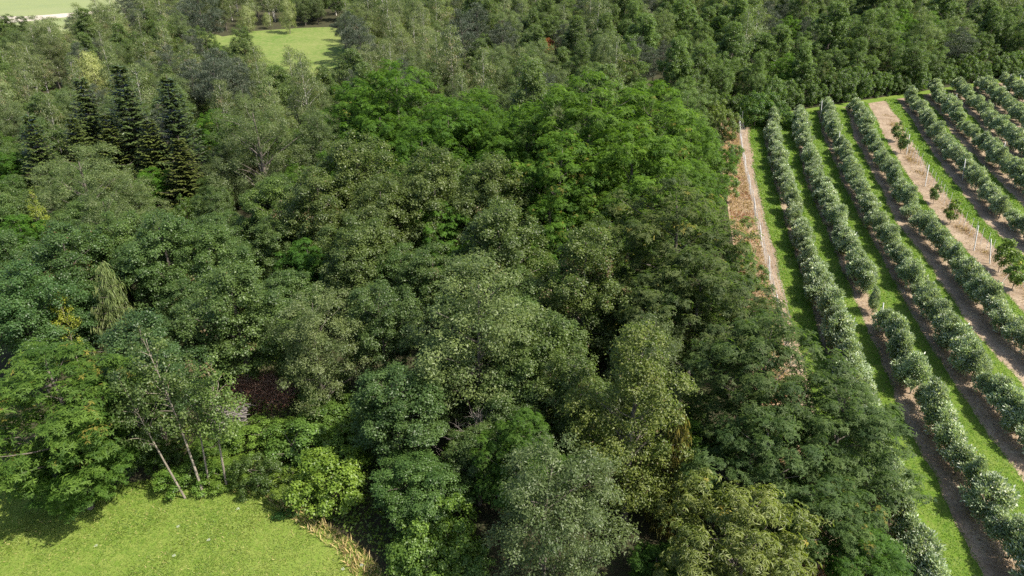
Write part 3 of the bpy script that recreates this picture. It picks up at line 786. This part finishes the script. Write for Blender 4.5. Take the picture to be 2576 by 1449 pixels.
# low undergrowth that closes the gaps on the open slope and along the wood's feet
ux, uy = [], []
rng = np.random.default_rng(31)
slope = [at(x, y)[:2] for x, y in [(400, 1215), (520, 1200), (600, 1220), (705, 1255), (820, 1312), (915, 1368), (970, 1425), (1020, 1600), (1150, 1600), (1100, 1300), (960, 1150), (900, 1000), (850, 920), (560, 900), (520, 1000), (430, 1120)]]
n = 60000; px = rng.uniform(-32, 0, n); py = rng.uniform(15, 50, n); k = inside(px, py, slope); px, py = px[k], py[k]
hgt = .25 + .45 * np.clip(pnoise(px, py, .8, 41) + .4, 0, 1.3) + .15 * pnoise(px, py, 2.5, 42)
n = len(px); P = np.stack([px, py, np.maximum(.04, hgt * rng.uniform(.35, 1, n))], 1)
N = nrm(np.array([0, 0, 1.0]) + rand_dir(rng, n) * .7); A = nrm(np.cross(N, rand_dir(rng, n)))
t = np.clip(.5 + .3 * pnoise(px, py, .5, 43) + rng.normal(0, .2, n), 0, 1); s = rng.uniform(.7, 1.4, n)
V, F, T = kites(P, A, N, .17 * s, .10 * s, t, rng, .25, .2)
o = obj('undergrowth', mesh_from('undergrowth', V, F, M['shrub'], T), color=(1.12, 1.12, .75)); tag(o, 'low leafy green undergrowth covering the slope behind the meadow edge', 'undergrowth', kind='stuff')
# tall dry grass fringe at the meadow's corner
fr = [at(x, y)[:2] for x, y in [(820, 1318), (905, 1375), (955, 1425), (990, 1480), (1005, 1560), (930, 1560), (890, 1450), (840, 1385), (750, 1318), (665, 1255), (705, 1248)]]
n = 60000; px = rng.uniform(-25, 0, n); py = rng.uniform(12, 42, n); k = inside(px, py, fr); px, py = px[k], py[k]; hh = rng.uniform(.2, .62, len(px))
t = np.clip(.7 + .3 * pnoise(px, py, 1.2, 44) + rng.normal(0, .2, len(px)), 0, 1)
o = blades('dry_grass', px, py, hh, hh * .12, t, M['dry'], .6, 45, 'tall straw-coloured grass fringing the meadow corner', 'grass'); o.color = (1.05, 1.15, .9, 1)

# tall green weeds along the back edge of the meadow
fw = [at(x, y)[:2] for x, y in [(395, 1190), (520, 1178), (620, 1195), (720, 1240), (830, 1300), (800, 1330), (690, 1285), (600, 1245), (500, 1222), (400, 1228)]]
n = 50000; px = rng.uniform(-32, -6, n); py = rng.uniform(18, 42, n); k = inside(px, py, fw); px, py = px[k], py[k]; hh = rng.uniform(.15, .6, len(px))
t = np.clip(.5 + .4 * pnoise(px, py, .9, 46) + rng.normal(0, .2, len(px)), 0, 1); t = np.where(rng.random(len(px)) < .10, 2, t)
blades('tall_weeds', px, py, hh, hh * .16, t, M['grass'], .9, 47, 'tall unmown weeds along the back edge of the near meadow', 'weeds')

# ---------------------------------------------------------------- orchard
ROWNAME = {1: 'row next to the fence strip', 2: 'second full row from the wood', 3: 'third row from the wood', 4: 'row left of the young-tree row', 6: 'row right of the young-tree row', 7: 'second row right of the young-tree row'}
for i in range(8, 15): ROWNAME[i] = ordinal(i - 5) + ' row right of the young-tree row'
orng = random.Random(6); napple = 0
SKIP = {2: [(44.2, 45.8)]}
for r in [1, 2, 3, 4, 6, 7, 8, 9, 10, 11, 12, 13, 14]:
    y = 14.0; seq = []
    while y < 140:
        x = row_x(r, y)
        if y > end_y(x) or x > 106: break
        if seen(x, y, 1.5, .02) and not any(a < y < b for a, b in SKIP.get(r, [])): seq.append((x, y))
        y += orng.uniform(1.25, 1.7)
    for j, (x, y) in enumerate(reversed(seq)):
        if orng.random() < .02 and y > 45: continue
        s = orng.uniform(.8, 1.15) * (.62 if orng.random() < .07 else 1); b = orng.uniform(.85, 1.15)
        v = orng.randrange(6)
        root = plant('apple', v, x + orng.uniform(-.16, .16), y, .72 * s * (1.14 if y < 52 else 1.0), orng.uniform(.8, 1.28) / s ** .6, (b, b * 1.0, b * .98),
              f'silvery apple tree {ordinal(j + 1)} from far end, {ROWNAME[r]}', cat='apple tree', group='apple trees in the orchard rows', name='apple_tree', track=False)
        root.rotation_euler[2] = orng.choice((0, math.pi)) - .2 + orng.uniform(-.2, .2); root.scale[1] *= 1.32
        napple += 1
print('apple trees', napple)

# ---------------------------------------------------------------- posts, stakes, wires
def post_mesh(name, h, w, mat, k=4):
    V, F, T = tube([(0, 0, -.3), (0, 0, h - .03), (0, 0, h)], [w, w * .92, w * .6], k)
    top = [[len(V) - k + j for j in range(k)]]
    if k == 4: F = np.concatenate([F, np.array(top)])
    return mesh_from(name, V, F, mat)
POST = post_mesh('post', 2.7, .05, M['concrete']); STAKE = post_mesh('stake', 2.0, .02, M['stake'])
def put(name, me, x, y, label, cat, group, lean=(0, 0), s=1.0):
    o = obj(name, me, loc=(x, y, 0), scale=(1, 1, s)); o.rotation_mode = 'ZYX'; o.rotation_euler = (-SLOPE + lean[0], lean[1], orng.uniform(-.1, .1) + .78)
    return tag(o, label, cat, group)
# fence row along the wood: concrete posts every eight metres, thin stakes between
j = 0; st = 0
for q, y in enumerate(np.arange(96.0, 41, -6.2)):
    put('concrete_post', POST, fence_x(y), y, f'white concrete post, {ordinal(q + 1)} from the far end of the fence row beside the wood', 'post', 'posts of the fence row', (orng.uniform(-.03, .03), orng.uniform(-.24, -.12)), .85)
for q, y in enumerate(np.arange(95.2, 40, -.62)):
    put('support_stake', STAKE, fence_x(y) + orng.uniform(-.08, .08), y, f'thin pale stake, {ordinal(q + 1)} from the far end of the fence row beside the wood', 'stake', 'stakes of the fence row', (orng.uniform(-.06, .06), orng.uniform(-.25, -.08)), orng.uniform(.7, 1.0))
for q, h in enumerate((.8, 1.5, 2.2)):
    P = [(fence_x(y), y, h + .02 * math.sin(y)) for y in np.arange(42, 96.5, 3.1)]
    V, F, T = tube(P, .008, 4); o = obj('trellis_wire', mesh_from('trellis_wire', V, F, M['wire'])); tag(o, f'{("lowest", "middle", "top")[q]} thin wire strung along the fence row beside the wood', 'wire', 'wires of the fence row')
# posts that show between the apple trees (photograph survey of their feet)
S = 2576 / 3413
for x, y, lb, ln in [(2932, 1105, 'white post in the gap of the second full row from the wood', (0, 0)), (2793, 505, 'white post showing in the third row from the wood', (0, 0)),
        (3021, 514, 'white post at the far part of the young-tree row', (0, .03)), (3083, 621, 'white post in mid young-tree row, beside leafless saplings', (0, .03)),
        (3246, 835, 'upright white post near the leaning one in the young-tree row', (0, 0)), (3298, 880, 'white post leaning towards the wood in the young-tree row', (0, -.12)),
        (3336, 540, 'white post showing above the second row right of the young-tree row', (0, .03)), (3208, 600, 'white post among the leaves of the row right of the young-tree row', (0, -.03)),
        (3413, 800, 'white post at the picture edge right of the young-tree row', (0, -.1)), (3180, 372, 'white post at the far end of the row right of the young-tree row', (0, 0)),
        (2735, 395, 'reddish-white end post at the head of the third row from the wood', (0, 0)), (3360, 300, 'white post standing tall in the far corner of the orchard', (0, 0)), (3392, 305, 'white post beside the tall one in the far corner of the orchard', (0, 0))]:
    px_, py_, _ = at(x * S, y * S); put('concrete_post', POST, px_, py_, lb, 'post', 'posts among the apple rows', (ln[0], ln[1] - .1), .95)
px_, py_, _ = at(3335 * S, 948 * S)
pm = mesh_from('pole', *(lambda t: (t[0], t[1]))(tube([(0, 0, 0), (.55, .35, .75), (1.1, .7, 1.45)], [.035, .033, .03], 6)), M['wood_pole'])
tag(obj('prop_pole', pm, loc=(px_, py_, 0)), 'pale wooden pole propped slanting against the last young tree', 'pole')
# young-tree row
ry = lambda y: row_x(5, y) + .1
for q, y in enumerate(np.arange(88, 44, -1.15)):
    put('support_stake', STAKE, ry(y) + orng.uniform(-.1, .1), y, f'thin pale stake, {ordinal(q + 1)} from the far end of the young-tree row', 'stake', 'stakes of the young-tree row', (orng.uniform(-.05, .05), orng.uniform(-.05, .05)), orng.uniform(.75, 1.0))
for q, (x, y, w, tn, lb) in enumerate([(3120, 640, 40, (.8, .85, .8), 'young leafy tree in mid young-tree row, behind the next'), (3180, 695, 52, (1.15, 1.1, .75), 'yellow-green young tree in the young-tree row'),
        (3350, 840, 70, (1.05, 1.05, .75), 'leafy young tree behind the slanting pole'), (3395, 900, 70, (1.0, 1.05, .8), 'young tree beside the slanting pole, nearest in its row'), (3010, 470, 40, (.8, .85, .8), 'young tree at the far part of the young-tree row'), (2995, 430, 40, (.9, .9, .8), 'yellowish young tree near the far end of the young-tree row')]):
    stand('young', q, x * S, y * S, w * S * .78, 1.2, tn, lb, cat='young tree', name='young_tree', track=False, group='young trees')
# weeds on the young row and leafless saplings
rng = np.random.default_rng(61); n = 9000; dy = rng.uniform(36, 100, n); dx = np.array([ry(y) for y in dy]) + rng.normal(0, .55, n)
hh = rng.uniform(.08, .42, n) * np.clip(.5 + pnoise(dx, dy, 1.1, 66), .2, 1.4); t = np.clip(rng.normal(.3, .3, n), 0, 1)
blades('dry_tufts', dx, dy, hh, hh * .16, t, M['dry'], 1.1, 62, 'brown dry tufts along the young-tree row', 'weeds')
# hay and clippings on the bare strips
n = 52000; rr = rng.choice([0, 1, 2, 3, 4, 5, 6, 7], n); dy = rng.uniform(18, 98, n) ** 1.0
dx = np.array([(fence_x(y) + .4 if r == 0 else row_x(r, y)) + rng.normal(0, .75) for r, y in zip(rr, dy)]); th = rng.uniform(0, 6.28, n)
A = np.stack([np.cos(th), np.sin(th), rng.uniform(-.05, .25, n)], 1); P = np.stack([dx, dy, np.full(n, .012)], 1); L = rng.uniform(.06, .22, n)
V, F, T = kites(P, A, nrm(np.array([0, 0, 1.0]) + rand_dir(rng, n) * .4), L, L * .25, np.clip(rng.normal(.5, .3, n), 0, 1), rng, .2, 0)
o = obj('clippings', mesh_from('clippings', V, F, M['dry'], T)); tag(o, 'dry clippings scattered on the bare strips under the apple rows', 'clippings', kind='stuff')

# ---------------------------------------------------------------- brushwood stack, brush heap, bare tree, meadow flowers
def twig_heap(name, x, y, rx, ry_, h, n, label, cat, color, seed, ln=.7):
    r = np.random.default_rng(seed); a = r.uniform(0, 6.28, n); q = np.sqrt(r.random(n))
    px = np.cos(a) * q * rx; py = np.sin(a) * q * ry_; pz = h * (1 - q ** 2) * r.uniform(.2, 1, n)
    A = nrm(np.stack([r.normal(size=n), r.normal(size=n), r.normal(.25, .55, n)], 1)); L = r.uniform(.4, 1.3, n) * ln
    V, F, T = kites(np.stack([px, py, pz], 1), A, nrm(rand_dir(r, n) + np.array([0, 0, .6])), L, np.full(n, .035), np.where(r.random(n) < .12, 2, np.clip(r.normal(.5, .25, n), 0, 1)), r, .4, .05)
    o = obj(name, mesh_from(name, V, F, M['twig'], T), loc=(x, y, 0), color=color); tag(o, label, cat, kind='stuff'); return o
x, y, _ = at(645, 975, .9); twig_heap('brush_heap', x, y, 2.6, 1.4, 1.9, 4200, 'heap of reddish-brown dry brush at the foot of the wood', 'brush heap', (1.25, .95, .85), 71, .8)
x, y, _ = at(578, 1060, .5)
stack = bpy.data.objects.new('brushwood_stack', None); COL.objects.link(stack); stack.location = (x, y, 0); stack.rotation_euler = (0, 0, .35)
tag(stack, 'stack of grey cut branches on the slope beside the slender trees', 'woodpile')
r = np.random.default_rng(72); logs = []
for s in range(6):
    Lg = r.uniform(1.3, 2.0); P = bent(r, (-Lg / 2, 0, 0), (Lg / 2, 0, 0), 5, .02); V, F, T = tube(P, np.linspace(.055, .04, 5), 6); logs.append(mesh_from('log', V, F, M['log_wood'], smooth=True))
for lay in range(11):
    for c in range(13 - lay // 2):
        o = obj('log', logs[r.integers(6)], stack, (r.normal(0, .14), (c - 6 + lay * .25) * .115 + r.normal(0, .02), .06 + lay * .105 + r.normal(0, .01)), r.normal(0, .06))
        o.scale = (1, r.uniform(.7, 1.3), r.uniform(.7, 1.3))
for c in range(26):
    o = obj('log', logs[r.integers(6)], stack, (r.normal(0, .3), r.normal(0, .5), 1.24 + r.random() * .12), r.normal(.2, .5)); o.scale = (1.1, .5, .5); o.rotation_euler[1] = r.normal(0, .15)

def bare_tree(x, y, H, seed, label, spread=.75, r0=.10, lean=(-.35, 0)):
    r = np.random.default_rng(seed); parts = []; subs = []
    def grow(p, d, L, rad, lev, out):
        n = 5; q = [p]; dd = d.copy()
        for i in range(n - 1):
            dd = nrm(dd + r.normal(0, .13, 3) + np.array([0, 0, .02])); q.append(q[-1] + dd * L / (n - 1))
        out.append(tube(q, np.linspace(rad, rad * .5, n), 6 if lev < 2 else 4))
        if lev < 4:
            for _ in range(3 if lev else 2): 
                k = r.integers(2, 5); nd = nrm(dd + r.normal(0, spread * .75, 3)); grow(q[k], nd, L * r.uniform(.55, .8), rad * .5, lev + 1, out)
    root = bpy.data.objects.new('bare_tree', None); COL.objects.link(root); root.location = (x, y, 0); root.rotation_euler = (-SLOPE, 0, 0); tag(root, label, 'tree')
    fork = np.array([0, 0, H * .33]); V, F, T = tube([(0, 0, -.2), (.05, 0, H * .18), fork], [r0, r0 * .9, r0 * .8], 8)
    obj('trunk', mesh_from('trunk', V, F, M['dead_bark'], smooth=True), root)
    for d in ([-1.15, .15, .55], [-.35, .5, 1.1], [-.05, .1, 1.2], [-.8, -.35, .75]):
        out = []; grow(fork, nrm(np.array(d)), H * .36, r0 * .6, 0, out); V, F, T = join(out)
        obj('limb', mesh_from('limb', V, F, M['dead_bark'], smooth=True), root)
x, y, _ = at(1232, 1125, 2.2); bare_tree(x, y - .8, 5.8, 84, 'bare grey forked tree leaning out of the leaves in front of the grey willow')
FL = []
r = np.random.default_rng(91); n = 14; th = np.arange(n) * 2.4
V, F, T = kites(np.stack([np.cos(th) * .02 * np.arange(n) ** .5, np.sin(th) * .02 * np.arange(n) ** .5, np.full(n, .25)], 1), np.stack([np.cos(th), np.sin(th), np.full(n, .15)], 1), np.tile([0, 0, 1.], (n, 1)), np.full(n, .026), np.full(n, .02), np.zeros(n), r)
fm = mesh_from('flower_head', V, F, M['petal']); V, F, T = tube([(0, 0, 0), (.01, 0, .13), (0, .01, .25)], .006, 4); sm = mesh_from('stem', V, F, M['grass'], np.zeros(len(V)))
for x, y, lb in [(593, 1754, 'white flower head in the meadow straight below the small lone bush'), (695, 1799, 'white flower head right of the meadow middle'), (580, 1851, 'white flower head lowest in mid meadow'), (793, 1695, 'white flower head near the small lone bushes'), (320, 1818, 'pale flower head left in the meadow'), (1143, 1896, 'white flower head in the meadow corner by the dry fringe'), (1205, 1883, 'white flower head among the dry fringe')]:
    px_, py_, _ = at(x * S, y * S, .25); root = bpy.data.objects.new('wildflower', None); COL.objects.link(root); root.location = (px_, py_, 0); tag(root, lb, 'flower', 'white flowers in the meadow')
    obj('flower_head', fm, root); obj('stem', sm, root)

# ---------------------------------------------------------------- labels for the trees of the wood that were not described one by one
LAND = [('far clearing', (-52, 125)), ('domed willow', (-28, 62)), ('far end of the fence row', (31, 96)), ('pale weeping willow', (-73, 105)), ('small red tree', (6, 118)), ('larch', (-29, 38)),
        ('two tallest firs', (-40, 64)), ('bright locust stand', (14, 70)), ('broad light tree in mid wood', (-2, 36)), ('far corner of the orchard', (85, 118)), ('head of the young-tree row', (52, 104)), ('far field', (-100, 122)), ('middle of the far wood', (20, 150)), ('broad pale willow', (-44, 55))]
KIND = dict(broadleaf='leafy broadleaved tree', maple='maple', locust='locust', ash='loose grey-green tree', lime='lime', birch='thin pale birch', pine='dark pine', willow='grey willow', fir='fir', shrub='shrub', )
for t in TREES:
    t['land'] = min(range(len(LAND)), key=lambda i: math.hypot(t['x'] - LAND[i][1][0], t['y'] - LAND[i][1][1]))
GROUPS = {}
for t in TREES:
    if t['label'] is None: GROUPS.setdefault((t['sp'], t['land']), []).append(t)
for (sp, ld), L in GROUPS.items():
    cx, cy_ = LAND[ld][1]
    allk = sorted([t for t in TREES if t['sp'] == sp], key=lambda t: math.hypot(t['x'] - cx, t['y'] - cy_))
    for t in L:
        nth = allk.index(t) + 1; w = 'nearest' if nth == 1 else ordinal(nth) + ' nearest'
        t['root']['label'] = f'{KIND[sp]} {w} the {LAND[ld][0]}'
        t['root']['group'] = f'{sp} trees of the wood'


# ---------------------------------------------------------------- tilt the surveyed hillside into place
from mathutils import Matrix
bpy.context.view_layer.update()
TILT = Matrix.Rotation(SLOPE, 4, 'X')
for o in sc.objects:
    if o.parent is None and o.type in ('MESH', 'EMPTY'): o.matrix_world = TILT @ o.matrix_world
